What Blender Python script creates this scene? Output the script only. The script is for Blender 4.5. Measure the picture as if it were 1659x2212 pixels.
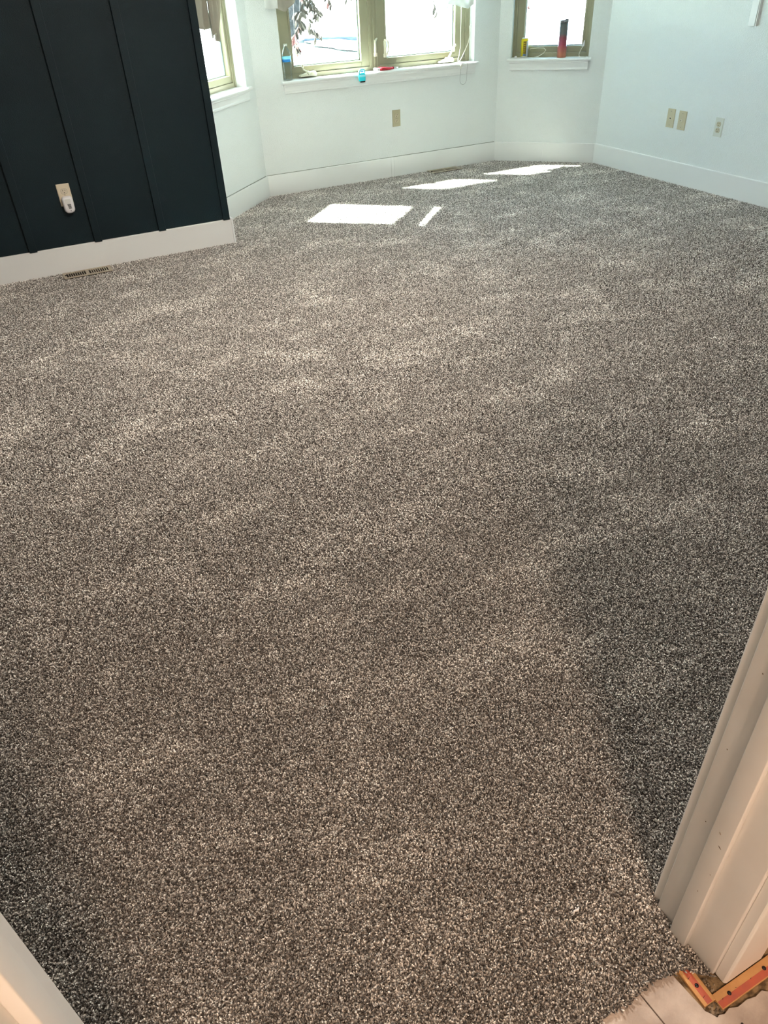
import bpy, bmesh, math, random
import numpy as np
from mathutils import Vector, Matrix

for o in list(bpy.data.objects):
    bpy.data.objects.remove(o)
SC = bpy.context.scene
COL = SC.collection
random.seed(4)

# ------------------------------------------------------------------ camera
W, H = 1659, 2212
FPX, PITCH, ROLL, YAW = 1577.0, 0.640894, -0.050531, 0.440738
F = Vector((math.sin(YAW) * math.cos(PITCH), math.cos(YAW) * math.cos(PITCH), -math.sin(PITCH)))
Rt = Vector((math.cos(YAW), -math.sin(YAW), 0))
Up = Rt.cross(F)
cr, sr = math.cos(ROLL), math.sin(ROLL)
R2 = Rt * cr + Up * sr
U2 = Up * cr - Rt * sr
EYE = Vector((0, 0, 1.5))
cd = bpy.data.cameras.new('camera')
cam = bpy.data.objects.new('camera', cd)
COL.objects.link(cam)
M3 = Matrix((R2, U2, -F)).transposed()
cam.matrix_world = Matrix.Translation(EYE) @ M3.to_4x4()
cd.sensor_fit = 'HORIZONTAL'
cd.sensor_width = 36.0
cd.lens = FPX / W * 36.0
cd.clip_start = 0.02
cd.clip_end = 300
SC.camera = cam

# ------------------------------------------------------------------ world, sun, lamps, exposure
SC.view_settings.view_transform = 'Standard'
SC.view_settings.look = 'None'
SC.view_settings.gamma = 1.0
SC.view_settings.use_curve_mapping = False
SC.view_settings.exposure = 1.6

wd = bpy.data.worlds.new('world')
SC.world = wd
wd.use_nodes = True
wn = wd.node_tree
bg = wn.nodes['Background']
sky = wn.nodes.new('ShaderNodeTexSky')
sky.sky_type = 'HOSEK_WILKIE'
sky.sun_direction = Vector((-0.438, 0.392, 0.809)).normalized()
sky.turbidity = 4.0
mixw = wn.nodes.new('ShaderNodeMix')
mixw.data_type = 'RGBA'
mixw.inputs[0].default_value = 0.5
mixw.inputs[7].default_value = (0.46, 0.76, 1.0, 1)
wn.links.new(sky.outputs[0], mixw.inputs[6])
wn.links.new(mixw.outputs[2], bg.inputs[0])
bg.inputs[1].default_value = 7.2

sd = bpy.data.lights.new('sun', 'SUN')
sd.energy = 142
sd.angle = 0.0093
sd.color = (0.96, 1.0, 0.95)
sun = bpy.data.objects.new('sun', sd)
COL.objects.link(sun)
sun.rotation_euler = Vector((0.438, -0.392, -0.809)).to_track_quat('-Z', 'Y').to_euler()
sun.location = (-6, 14, 14)

def lamp(name, loc, size, power, color, rot=(0, 0, 0)):
    ld = bpy.data.lights.new(name, 'AREA')
    ld.shape = 'DISK'
    ld.size = size
    ld.energy = power
    ld.color = color
    lo = bpy.data.objects.new(name, ld)
    lo.location = loc
    lo.rotation_euler = rot
    COL.objects.link(lo)
    return lo
lamp('hall_lamp_light', (0.08, -1.00, 2.36), 0.36, 14.5, (1.0, 0.68, 0.48))
lamp('room_lamp_light', (1.2, 2.6, 2.36), 0.42, 30, (1.0, 0.88, 0.77))

# ------------------------------------------------------------------ materials
def s2l(c):
    return tuple(((v / 255) / 12.92 if v / 255 <= 0.04045 else ((v / 255 + 0.055) / 1.055) ** 2.4) for v in c) + (1,)

def mat(name, rgb, rough=0.6, metal=0.0, spec=0.5, bump=None, vary=None, lin=False):
    """bump=(scale,strength,distance)  vary=(scale,rgb2,contrast)"""
    m = bpy.data.materials.new(name)
    m.use_nodes = True
    nt = m.node_tree
    b = nt.nodes['Principled BSDF']
    col = rgb if lin else s2l(rgb)
    if len(col) == 3:
        col = tuple(col) + (1,)
    b.inputs['Base Color'].default_value = col
    b.inputs['Roughness'].default_value = rough
    b.inputs['Metallic'].default_value = metal
    b.inputs['Specular IOR Level'].default_value = spec
    tc = nt.nodes.new('ShaderNodeTexCoord')
    if bump:
        n = nt.nodes.new('ShaderNodeTexNoise')
        n.inputs['Scale'].default_value = bump[0]
        n.inputs['Detail'].default_value = 3
        bp = nt.nodes.new('ShaderNodeBump')
        bp.inputs['Strength'].default_value = bump[1]
        bp.inputs['Distance'].default_value = bump[2]
        nt.links.new(tc.outputs['Object'], n.inputs['Vector'])
        nt.links.new(n.outputs[0], bp.inputs['Height'])
        nt.links.new(bp.outputs[0], b.inputs['Normal'])
    if vary:
        n = nt.nodes.new('ShaderNodeTexNoise')
        n.inputs['Scale'].default_value = vary[0]
        n.inputs['Detail'].default_value = 5
        r = nt.nodes.new('ShaderNodeValToRGB')
        r.color_ramp.elements[0].position = 0.5 - vary[2]
        r.color_ramp.elements[1].position = 0.5 + vary[2]
        r.color_ramp.elements[0].color = col
        c2 = vary[1] if lin else s2l(vary[1])
        r.color_ramp.elements[1].color = tuple(c2[:3]) + (1,)
        nt.links.new(tc.outputs['Object'], n.inputs['Vector'])
        nt.links.new(n.outputs[0], r.inputs[0])
        nt.links.new(r.outputs[0], b.inputs['Base Color'])
    return m

M = {}
M['wall'] = mat('wall_paint', (0.735, 0.765, 0.755), 0.45, bump=(150, 0.9, 0.005), lin=True)
M['ceil'] = mat('ceiling_paint', (0.78, 0.78, 0.76), 0.9, bump=(90, 0.5, 0.003), lin=True)
M['trim'] = mat('trim_paint', (0.76, 0.77, 0.76), 0.32, bump=(60, 0.06, 0.001), lin=True)
M['caulk_shade'] = mat('caulk_shade_grey', (0.30, 0.33, 0.29), 0.7, lin=True)
M['doortrim'] = mat('door_trim_paint', (0.83, 0.815, 0.78), 0.35, bump=(40, 0.08, 0.001), vary=(9, (0.79, 0.77, 0.73), 0.2), lin=True)
M['dark'] = mat('dark_green_paint', (0.0040, 0.0135, 0.0180), 0.5, spec=0.22, bump=(220, 0.7, 0.003), lin=True)
M['tan'] = mat('tan_window_cladding', (0.29, 0.275, 0.185), 0.35, bump=(30, 0.05, 0.001), lin=True)
M['hardware'] = mat('almond_hardware', (0.66, 0.63, 0.50), 0.4, lin=True)
M['ivory'] = mat('ivory_plastic', (0.50, 0.45, 0.31), 0.4, lin=True)
M['ivory_d'] = mat('tan_plastic', (0.42, 0.38, 0.25), 0.4, lin=True)
M['whiteplastic'] = mat('white_plastic', (0.74, 0.73, 0.74), 0.4, lin=True)
M['palewhite'] = mat('pale_plate_plastic', (0.62, 0.64, 0.58), 0.4, lin=True)
M['blackhole'] = mat('dark_slot', (0.01, 0.009, 0.008), 0.7, lin=True)
M['screw'] = mat('screw_steel', (0.30, 0.27, 0.20), 0.4, 0.6, lin=True)
M['register'] = mat('beige_register_enamel', (0.44, 0.38, 0.29), 0.45, lin=True, vary=(60, (0.38, 0.32, 0.24), 0.15))
M['duct'] = mat('duct_dark', (0.02, 0.015, 0.012), 0.8, lin=True)
M['cloth'] = mat('grey_beige_cloth', (0.40, 0.37, 0.31), 0.9, bump=(500, 0.4, 0.001), lin=True)
M['clothwhite'] = mat('white_cloth', (0.80, 0.82, 0.80), 0.9, bump=(500, 0.3, 0.001), lin=True)
for k in ('cloth', 'clothwhite'):
    nt = M[k].node_tree
    b = nt.nodes['Principled BSDF']
    tr = nt.nodes.new('ShaderNodeBsdfTranslucent')
    tr.inputs[0].default_value = b.inputs['Base Color'].default_value
    mx = nt.nodes.new('ShaderNodeMixShader')
    mx.inputs[0].default_value = 0.22
    nt.links.new(b.outputs[0], mx.inputs[1])
    nt.links.new(tr.outputs[0], mx.inputs[2])
    nt.links.new(mx.outputs[0], nt.nodes['Material Output'].inputs[0])
M['spacer'] = mat('dark_glazing_spacer', (0.16, 0.22, 0.23), 0.35, 0.4, lin=True)
M['cord'] = mat('white_cord', (0.72, 0.70, 0.60), 0.5, lin=True)
M['wire'] = mat('thin_grey_wire', (0.16, 0.17, 0.16), 0.5, lin=True)
M['red'] = mat('red_plastic', (0.45, 0.02, 0.035), 0.3, lin=True)
M['steel'] = mat('bright_steel', (0.7, 0.7, 0.7), 0.25, 0.9, lin=True)
M['cyan'] = mat('turquoise_plastic', (0.03, 0.62, 0.75), 0.25, lin=True)
M['cyanlight'] = mat('pale_turquoise_plastic', (0.30, 0.85, 0.95), 0.25, lin=True)
M['blackrub'] = mat('black_rubber', (0.012, 0.012, 0.014), 0.5, lin=True)
M['blue'] = mat('blue_label', (0.02, 0.22, 0.62), 0.35, lin=True)
M['bluelight'] = mat('pale_blue_label', (0.25, 0.70, 0.88), 0.35, lin=True)
M['yellow'] = mat('yellow_can_paint', (0.62, 0.50, 0.01), 0.28, 0.45, lin=True)
M['olive'] = mat('dark_gold_print', (0.20, 0.14, 0.02), 0.35, 0.3, lin=True)
M['can'] = mat('can_aluminium', (0.60, 0.62, 0.62), 0.3, 0.85, lin=True)
M['print_blue'] = mat('blue_print', (0.12, 0.20, 0.36), 0.4, lin=True)
M['lid'] = mat('grey_lid_plastic', (0.12, 0.115, 0.12), 0.4, lin=True)
M['vinyl'] = mat('pale_stone_vinyl', (0.39, 0.33, 0.29), 0.35, bump=(60, 0.7, 0.004), vary=(22, (0.52, 0.455, 0.41), 0.12), lin=True)
M['subfloor'] = mat('dirty_subfloor', (0.10, 0.065, 0.03), 0.8, bump=(140, 0.8, 0.004), vary=(60, (0.30, 0.21, 0.11), 0.10), lin=True)
M['debris'] = mat('dark_debris', (0.09, 0.07, 0.05), 0.9, lin=True, vary=(120, (0.32, 0.25, 0.17), 0.1))
M['stripwood'] = mat('tack_strip_plywood', (0.60, 0.33, 0.13), 0.55, bump=(90, 0.3, 0.002), vary=(30, (0.50, 0.26, 0.10), 0.2), lin=True)
M['stripred'] = mat('red_strip_ink', (0.52, 0.115, 0.06), 0.55, lin=True, vary=(50, (0.40, 0.10, 0.07), 0.2))
M['nail'] = mat('nail_head', (0.03, 0.027, 0.03), 0.35, 0.6, lin=True)
M['lint'] = mat('white_lint', (0.75, 0.72, 0.70), 0.9, lin=True)
M['gravel'] = mat('pale_gravel', (0.50, 0.56, 0.50), 0.9, bump=(14, 0.6, 0.02), vary=(18, (0.56, 0.62, 0.57), 0.2), lin=True)
M['ground_shade'] = mat('painted_ground_shade', (0.009, 0.009, 0.012), 0.9, bump=(20, 0.8, 0.02), vary=(8, (0.085, 0.082, 0.09), 0.14), lin=True)
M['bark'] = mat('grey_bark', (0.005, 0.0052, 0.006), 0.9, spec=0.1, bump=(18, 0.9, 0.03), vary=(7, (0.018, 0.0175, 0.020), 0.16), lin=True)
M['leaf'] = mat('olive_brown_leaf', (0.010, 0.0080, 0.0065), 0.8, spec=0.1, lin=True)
M['leafred'] = mat('dark_red_leaf', (0.042, 0.010, 0.010), 0.6, lin=True)
M['soil'] = mat('exterior_siding', (0.55, 0.53, 0.47), 0.8, lin=True)

def gradient_tumbler():
    m = bpy.data.materials.new('grey_to_rose_metallic_lacquer')
    m.use_nodes = True
    nt = m.node_tree
    b = nt.nodes['Principled BSDF']
    b.inputs['Metallic'].default_value = 0.55
    b.inputs['Roughness'].default_value = 0.33
    tc = nt.nodes.new('ShaderNodeTexCoord')
    sp = nt.nodes.new('ShaderNodeSeparateXYZ')
    mr = nt.nodes.new('ShaderNodeMapRange')
    mr.inputs['From Min'].default_value = 0
    mr.inputs['From Max'].default_value = 0.26
    r = nt.nodes.new('ShaderNodeValToRGB')
    r.color_ramp.elements[0].position = 0.10
    r.color_ramp.elements[0].color = (0.45, 0.17, 0.11, 1)
    r.color_ramp.elements[1].position = 0.66
    r.color_ramp.elements[1].color = (0.085, 0.085, 0.09, 1)
    e = r.color_ramp.elements.new(0.36)
    e.color = (0.23, 0.035, 0.065, 1)
    e = r.color_ramp.elements.new(0.56)
    e.color = (0.17, 0.035, 0.055, 1)
    nt.links.new(tc.outputs['Object'], sp.inputs[0])
    nt.links.new(sp.outputs['Z'], mr.inputs[0])
    nt.links.new(mr.outputs[0], r.inputs[0])
    nt.links.new(r.outputs[0], b.inputs['Base Color'])
    return m
M['tumbler'] = gradient_tumbler()

def glass_mat(name, tint, refl=0.06):
    m = bpy.data.materials.new(name)
    m.use_nodes = True
    nt = m.node_tree
    for n in list(nt.nodes):
        if n.type != 'OUTPUT_MATERIAL':
            nt.nodes.remove(n)
    t = nt.nodes.new('ShaderNodeBsdfTransparent')
    t.inputs[0].default_value = tint
    g = nt.nodes.new('ShaderNodeBsdfGlossy')
    g.inputs['Roughness'].default_value = 0.03
    fr = nt.nodes.new('ShaderNodeFresnel')
    fr.inputs[0].default_value = 1.45
    mu = nt.nodes.new('ShaderNodeMath')
    mu.operation = 'MULTIPLY'
    mu.inputs[1].default_value = refl
    mx = nt.nodes.new('ShaderNodeMixShader')
    nt.links.new(fr.outputs[0], mu.inputs[0])
    nt.links.new(mu.outputs[0], mx.inputs[0])
    nt.links.new(t.outputs[0], mx.inputs[1])
    nt.links.new(g.outputs[0], mx.inputs[2])
    nt.links.new(mx.outputs[0], nt.nodes['Material Output'].inputs[0])
    return m
M['glass'] = glass_mat('window_glass', (0.95, 0.98, 0.96, 1), 0.8)
M['clearplastic'] = glass_mat('clear_bottle_plastic', (0.95, 0.97, 0.96, 1), 0.45)

def carpet_mat(name, per_instance, squeeze=1.0):
    m = bpy.data.materials.new(name)
    m.use_nodes = True
    nt = m.node_tree
    b = nt.nodes['Principled BSDF']
    b.inputs['Roughness'].default_value = 0.75
    b.inputs['Specular IOR Level'].default_value = 0.25
    b.inputs['Sheen Weight'].default_value = 0.8
    b.inputs['Sheen Roughness'].default_value = 0.35
    r = nt.nodes.new('ShaderNodeValToRGB')
    stops = [(0.0, (0.030, 0.024, 0.020)), (0.28, (0.12, 0.108, 0.096)), (0.56, (0.29, 0.270, 0.245)),
             (0.80, (0.55, 0.52, 0.48)), (1.0, (0.88, 0.85, 0.81))]
    cre = r.color_ramp.elements
    cre[0].position, cre[0].color = stops[0][0], stops[0][1] + (1,)
    cre[1].position, cre[1].color = stops[-1][0], stops[-1][1] + (1,)
    for p, c in stops[1:-1]:
        e = cre.new(p)
        e.color = c + (1,)
    geo = nt.nodes.new('ShaderNodeNewGeometry')
    if per_instance:
        oi = nt.nodes.new('ShaderNodeObjectInfo')
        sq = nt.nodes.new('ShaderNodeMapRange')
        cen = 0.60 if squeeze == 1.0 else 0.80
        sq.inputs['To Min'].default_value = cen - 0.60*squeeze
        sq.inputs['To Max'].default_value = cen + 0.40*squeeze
        nt.links.new(oi.outputs['Random'], sq.inputs[0])
        nt.links.new(sq.outputs[0], r.inputs[0])
    else:
        n = nt.nodes.new('ShaderNodeTexNoise')
        n.inputs['Scale'].default_value = 190
        n.inputs['Detail'].default_value = 1
        mr = nt.nodes.new('ShaderNodeMapRange')
        mr.inputs['From Min'].default_value = 0.3
        mr.inputs['From Max'].default_value = 0.7
        nt.links.new(geo.outputs['Position'], n.inputs['Vector'])
        nt.links.new(n.outputs[0], mr.inputs[0])
        nt.links.new(mr.outputs[0], r.inputs[0])
    # worn, brushed lanes of the pile
    mp = nt.nodes.new('ShaderNodeMapping')
    mp.inputs['Rotation'].default_value = (0, 0, math.radians(-12))
    mp.inputs['Scale'].default_value = (1.7, 3.1, 1)
    n2 = nt.nodes.new('ShaderNodeTexNoise')
    n2.inputs['Scale'].default_value = 1.5
    n2.inputs['Detail'].default_value = 4
    n2.inputs['Roughness'].default_value = 0.62
    mr2 = nt.nodes.new('ShaderNodeMapRange')
    mr2.inputs['From Min'].default_value = 0.49
    mr2.inputs['From Max'].default_value = 0.72
    mr2.inputs['To Min'].default_value = 0.96
    mr2.inputs['To Max'].default_value = 1.52
    mul = nt.nodes.new('ShaderNodeMix')
    mul.data_type = 'RGBA'
    mul.blend_type = 'MULTIPLY'
    mul.inputs[0].default_value = 1
    nt.links.new(geo.outputs['Position'], mp.inputs[0])
    nt.links.new(mp.outputs[0], n2.inputs['Vector'])
    nt.links.new(n2.outputs[0], mr2.inputs[0])
    nt.links.new(r.outputs[0], mul.inputs[6])
    if per_instance:      # shade between tufts put into the yarn colour: dark root, light tip
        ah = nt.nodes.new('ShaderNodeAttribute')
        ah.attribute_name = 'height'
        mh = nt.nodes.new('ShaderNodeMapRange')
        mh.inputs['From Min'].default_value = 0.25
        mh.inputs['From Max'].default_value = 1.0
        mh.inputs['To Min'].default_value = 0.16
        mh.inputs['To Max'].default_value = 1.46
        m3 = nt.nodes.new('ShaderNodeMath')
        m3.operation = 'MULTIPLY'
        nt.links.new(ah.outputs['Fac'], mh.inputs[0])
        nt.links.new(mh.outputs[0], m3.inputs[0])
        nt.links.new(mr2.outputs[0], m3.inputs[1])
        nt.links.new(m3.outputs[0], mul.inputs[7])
    else:
        nt.links.new(mr2.outputs[0], mul.inputs[7])
    nt.links.new(mul.outputs[2], b.inputs['Base Color'])
    return m
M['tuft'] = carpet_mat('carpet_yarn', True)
M['tuft_far_lit'] = carpet_mat('carpet_yarn_far_lit', True, 0.62)  # paler far copy: lost glint and brightness put into the yarn colour
M['carpet'] = carpet_mat('carpet_backing_yarn', False)

# ------------------------------------------------------------------ mesh helpers
class MB:
    def __init__(self):
        self.bm = bmesh.new()
        self.mi = 0
    def _f(self, vs):
        try:
            f = self.bm.faces.new(vs)
            f.material_index = self.mi
            return f
        except ValueError:
            return None
    def box(self, x0, x1, y0, y1, z0, z1, bev=0.0, seg=2):
        if x0 > x1: x0, x1 = x1, x0
        if y0 > y1: y0, y1 = y1, y0
        if z0 > z1: z0, z1 = z1, z0
        v = [self.bm.verts.new(p) for p in ((x0,y0,z0),(x1,y0,z0),(x1,y1,z0),(x0,y1,z0),(x0,y0,z1),(x1,y0,z1),(x1,y1,z1),(x0,y1,z1))]
        fs = [self._f([v[i] for i in q]) for q in ((0,3,2,1),(4,5,6,7),(0,1,5,4),(1,2,6,5),(2,3,7,6),(3,0,4,7))]
        if bev > 0:
            es = list({e for f in fs for e in f.edges})
            bmesh.ops.bevel(self.bm, geom=es, offset=bev, segments=seg, profile=0.5, affect='EDGES')
        return self
    def prism(self, pts, axis, a0, a1):
        """pts: 2D outline; axis 'x': pts are (y,z); 'y': (x,z); 'z': (x,y)"""
        def P(p, a):
            return {'x': (a, p[0], p[1]), 'y': (p[0], a, p[1]), 'z': (p[0], p[1], a)}[axis]
        A = [self.bm.verts.new(P(p, a0)) for p in pts]
        B = [self.bm.verts.new(P(p, a1)) for p in pts]
        n = len(pts)
        self._f(A[::-1])
        self._f(B)
        for i in range(n):
            self._f([A[i], A[(i+1) % n], B[(i+1) % n], B[i]])
        return self
    def tube(self, pts, r, seg=10, cap=True):
        pts = [Vector(p) for p in pts]
        rings = []
        prev = None
        for i, p in enumerate(pts):
            t = (pts[min(i+1, len(pts)-1)] - pts[max(i-1, 0)]).normalized()
            if prev is None:
                a = t.orthogonal().normalized()
            else:
                a = (prev - t * prev.dot(t)).normalized()
            prev = a
            b = t.cross(a)
            rr = r[i] if isinstance(r, (list, tuple)) else r
            rings.append([self.bm.verts.new(p + (a*math.cos(2*math.pi*k/seg) + b*math.sin(2*math.pi*k/seg))*rr) for k in range(seg)])
        for i in range(len(rings)-1):
            for k in range(seg):
                self._f([rings[i][k], rings[i][(k+1) % seg], rings[i+1][(k+1) % seg], rings[i+1][k]])
        if cap:
            self._f(rings[0][::-1])
            self._f(rings[-1])
        return self
    def lathe(self, prof, seg=32, cx=0, cy=0, mats=None, squash=1.0):
        """prof [(r,z)], open profile from bottom to top"""
        rings = []
        for r, z in prof:
            rings.append([self.bm.verts.new((cx + r*math.cos(2*math.pi*k/seg), cy + r*squash*math.sin(2*math.pi*k/seg), z)) for k in range(seg)])
        for i in range(len(rings)-1):
            if mats: self.mi = mats[i]
            for k in range(seg):
                self._f([rings[i][k], rings[i][(k+1) % seg], rings[i+1][(k+1) % seg], rings[i+1][k]])
        if prof[0][0] > 1e-5: self._f(rings[0][::-1])
        if prof[-1][0] > 1e-5: self._f(rings[-1])
        return self
    def build(self, name, m, parent=None, smooth=False, bevel=0.0):
        bmesh.ops.remove_doubles(self.bm, verts=self.bm.verts, dist=1e-6)
        bmesh.ops.recalc_face_normals(self.bm, faces=self.bm.faces)
        me = bpy.data.meshes.new(name)
        self.bm.to_mesh(me)
        self.bm.free()
        for mm in (m if isinstance(m, (list, tuple)) else [m]):
            me.materials.append(mm)
        if smooth:
            for p in me.polygons: p.use_smooth = True
        o = bpy.data.objects.new(name, me)
        COL.objects.link(o)
        if parent: o.parent = parent
        if bevel:
            md = o.modifiers.new('bevel', 'BEVEL')
            md.width = bevel
            md.segments = 2
            md.limit_method = 'ANGLE'
        return o

def empty(name, loc, rz=0.0):
    o = bpy.data.objects.new(name, None)
    o.location = loc
    o.rotation_euler = (0, 0, rz)
    o.empty_display_size = 0.05
    COL.objects.link(o)
    return o

def tag(o, label, cat, group=None, kind=None):
    o['label'] = label
    o['category'] = cat
    if group: o['group'] = group
    if kind: o['kind'] = kind
    return o

def struct(o, label=None):
    o['kind'] = 'structure'
    if label: o['label'] = label
    return o

def place(o, loc, rz=0.0):
    o.location = loc
    o.rotation_euler = (0, 0, rz)
    return o

def sm(n, a, b):     # smooth parameter list
    return [a + (b-a)*i/(n-1) for i in range(n)]

# ------------------------------------------------------------------ room plan (metres)
XR, YD, XD, YC = 4.921, 5.167, 1.377, 6.241
X1, X2, Y3 = 2.028, 4.2714, 5.600
C1 = Vector((X1, YC, 0)); C2 = Vector((X2, YC, 0)); C3 = Vector((XR, Y3, 0))
uR = (C3 - C2); LR = uR.length; uR.normalize()
AR = math.atan2(uR.y, uR.x)
LL = (X1 - XD) * math.sqrt(2)
uL = Vector((1, 1, 0)).normalized()
C0 = C1 - uL * LL
AL = math.radians(45)
CEIL = 2.44
SILL, WTOP = 0.815, 2.38
T = 0.20
HB = 0.157

# ---------------- walls; local frame: x along wall, +y outwards, z up
def window_wall(name, origin, ang, L, u0, u1, label):
    e = T * math.tan(math.radians(22.5))
    b = MB()
    b.prism([(0, 0), (u0, 0), (u0, T), (-e, T)], 'z', -0.3, CEIL)
    b.prism([(u1, 0), (L, 0), (L+e, T), (u1, T)], 'z', -0.3, CEIL)
    b.box(u0, u1, 0, T, -0.3, SILL - 0.025)
    b.box(u0, u1, 0, T, WTOP, CEIL)
    o = b.build(name, M['wall'])
    return struct(place(o, origin, ang), label)

UC0, UC1 = 2.265 - X1, 4.020 - X1
window_wall('wall_back', C1, 0, (C2-C1).length, UC0, UC1, 'white textured wall under the wide double window')
UR0, UR1 = 0.107, 0.768
window_wall('wall_back_right', C2, AR, LR, UR0, UR1, 'narrow white angled wall under the small right window')
UL0, UL1 = LL - 0.795, LL - 0.140
window_wall('wall_back_left', C0, AL, LL, UL0, UL1, 'narrow white angled wall beside the dark green wall')

b = MB(); b.prism([(XR, Y3), (XR, -3.0), (XR+T, -3.0), (XR+T, Y3+0.09)], 'z', -0.3, CEIL)
struct(b.build('wall_right', M['wall']), 'pale wall with orange-peel texture on the right')
b = MB(); b.box(-3.2, XD, YD, C0.y, -0.3, CEIL)
b.box(-3.2, XD - 0.15, C0.y, C0.y + 0.2, -0.3, CEIL)
dark = struct(b.build('wall_left', [M['dark'], M['wall']]), 'near-black green board-and-batten wall')
for p in dark.data.polygons:
    if p.normal.x > 0.9: p.material_index = 1
b = MB(); b.box(-3.2, -3.0, -3.0, YD, -0.3, CEIL)
struct(b.build('wall_far_left', M['wall']))
for i, x in enumerate([-0.785, -0.355, 0.076, 0.474, 0.888, 1.329]):
    w = 0.0455
    b = MB(); b.box(x, x+w, YD-0.021, YD, HB-0.002, CEIL-0.002, 0.0015, 1)
    b.build('batten', M['dark'], dark)

# door wall (camera stands in its doorway)
XJR, XJL = 0.740, -0.170
b = MB()
b.box(XJR+0.018, XR, 0.258, 0.398, -0.3, CEIL)
b.box(-3.0, XJL-0.018, 0.258, 0.398, -0.3, CEIL)
b.box(XJL-0.018, XJR+0.018, 0.258, 0.398, 2.05, CEIL)
struct(b.build('wall_door', M['wall']), 'wall around the open doorway')
# hall behind the camera
b = MB(); b.box(-1.3, 1.7, -1.5, -1.4, -0.3, CEIL)
b.box(-1.3, -1.2, -1.4, 0.236, -0.3, CEIL)
b.box(1.6, 1.7, -1.4, 0.236, -0.3, CEIL)
struct(b.build('wall_hall', M['wall']))
b = MB(); b.prism([(-3.3, -3.2), (XR+0.22, -3.2), (XR+0.22, Y3+0.10), (X2+0.09, YC+0.22), (X1-0.09, YC+0.22), (C0.x-0.10, C0.y+0.20), (-3.3, C0.y+0.20)], 'z', CEIL, CEIL+0.15)
struct(b.build('ceiling', M['ceil']))

# door casing / jambs: two door frame legs with stop, plus head
def jamb(x, s, name):
    """s=+1: leg on the right (opening to -x); -1 mirrored"""
    root = empty(name, (x, 0.33, 0))
    def B(x0, x1, y0, y1, z0, z1, bev):
        m = MB(); m.box(s*x0, s*x1, y0-0.33, y1-0.33, z0, z1, bev, 3); return m
    z0 = -0.008
    B(0, 0.018, 0.258, 0.398, z0, 2.05, 0.003).build('jamb_board', M['doortrim'], root, True)
    B(-0.012, 0.0005, 0.3175, 0.3535, z0, 2.04, 0.002).build('door_stop', M['doortrim'], root, True)
    # casings, stepped profile
    for (ya, yb, nm) in ((0.398, 0.418, 'room_casing'), (0.258, 0.236, 'hall_casing')):
        m = MB()
        d = yb - ya
        pts = [(0.006, ya), (0.006, ya+d*0.55), (0.010, ya+d*0.72), (0.030, ya+d*0.80), (0.036, yb), (0.066, yb), (0.070, ya+d*0.5), (0.070, ya)]
        if nm == 'hall_casing' or True:
            pts = [(0.007, ya), (0.007, yb - d*0.22), (0.0085, yb - d*0.08), (0.0115, yb), (0.100, yb), (0.108, yb-d*0.2), (0.108, ya)]
        pts = [(s*p[0], p[1]-0.33) for p in pts]
        m.prism(pts, 'z', z0, 2.11)
        m.build(nm, M['doortrim'], root, False, 0.0015)
    return root
j = jamb(XJR, 1, 'door_frame')
tag(j, 'scuffed white door frame leg at the right, beside the bare tack strips', 'door frame')
j2 = jamb(XJL, -1, 'door_frame')
tag(j2, 'white door frame leg cut off at the bottom left corner', 'door frame')
b = MB(); b.box(XJL-0.088, XJR+0.088, 0.236, 0.418, 2.05, 2.068)
struct(b.build('trim_1', M['doortrim']))
# scuffs on the jamb (small dents: real slivers of dark grime)
rs = random.Random(3)
m = MB()
for (y, z, w, h) in ((0.372, 0.335, 0.0015, 0.002), (0.383, 0.52, 0.0015, 0.002), (0.376, 0.70, 0.0015, 0.002), (0.330, 0.33, 0.006, 0.003), (0.338, 0.36, 0.003, 0.004), (0.326, 0.25, 0.0015, 0.001), (0.334, 0.18, 0.0015, 0.001)):
    xx = XJR - (0.0122 if y < 0.354 else 0.0002)
    m.tube([(xx - XJR, y-0.33-w/2, z), (xx - XJR, y-0.33, z+h*0.4), (xx - XJR, y-0.33+w/2, z+h)], [0.0004, 0.0009, 0.0003], 6)
m.build('scuff_mark', M['debris'], j)

# ---------------- baseboards
def bb(name, origin, ang, u0, u1, th=0.016, h=HB, seams=(), label=None, mt='trim', groove=False):
    root = None
    cuts = [u0] + list(seams) + [u1]
    b = MB()
    for k in range(len(cuts)-1):
        a = cuts[k] + (0.0006 if k else 0)
        c = cuts[k+1] - (0.0006 if k < len(cuts)-2 else 0)
        if groove:
            b.prism([(0, -0.03), (-th, -0.03), (-th, h-0.003), (-th+0.003, h), (-0.0085, h), (-0.0075, h-0.014), (0, h-0.014)], 'x', a, c)
        else:
            b.prism([(0, -0.03), (-th, -0.03), (-th, h-0.003), (-th+0.003, h), (0, h)], 'x', a, c)
    o = b.build(name, M[mt])
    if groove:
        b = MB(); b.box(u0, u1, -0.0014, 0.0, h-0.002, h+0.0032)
        b.build('caulk_shade_line', M['caulk_shade'], o)  # grey bead painted in as the shadow line of the board gap
    return struct(place(o, origin, ang), label)
tn = 0.016*math.tan(math.radians(22.5))
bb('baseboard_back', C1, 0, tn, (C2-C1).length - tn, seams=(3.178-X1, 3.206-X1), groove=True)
bb('baseboard_back_right', C2, AR, tn, LR-tn, seams=(0.45,))
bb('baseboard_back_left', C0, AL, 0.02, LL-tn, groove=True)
bb('baseboard_right', C3, -math.pi/2, 0.007, Y3-0.42)
bb('baseboard_left', Vector((0, YD, 0)), 0, -3.0, XD+0.002, th=0.015)
b = MB()
b.prism([(XD, YD-0.012), (XD+0.006, YD-0.020), (XD+0.018, YD-0.016), (XD+0.018, C0.y), (XD, C0.y)], 'z', -0.03, HB+0.003)
struct(b.build('baseboard_return', M['trim'], None, False, 0.0015))
bb('baseboard_door', Vector((0, 0.398, 0)), math.pi, -XR, -(XJR+0.110))

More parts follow.
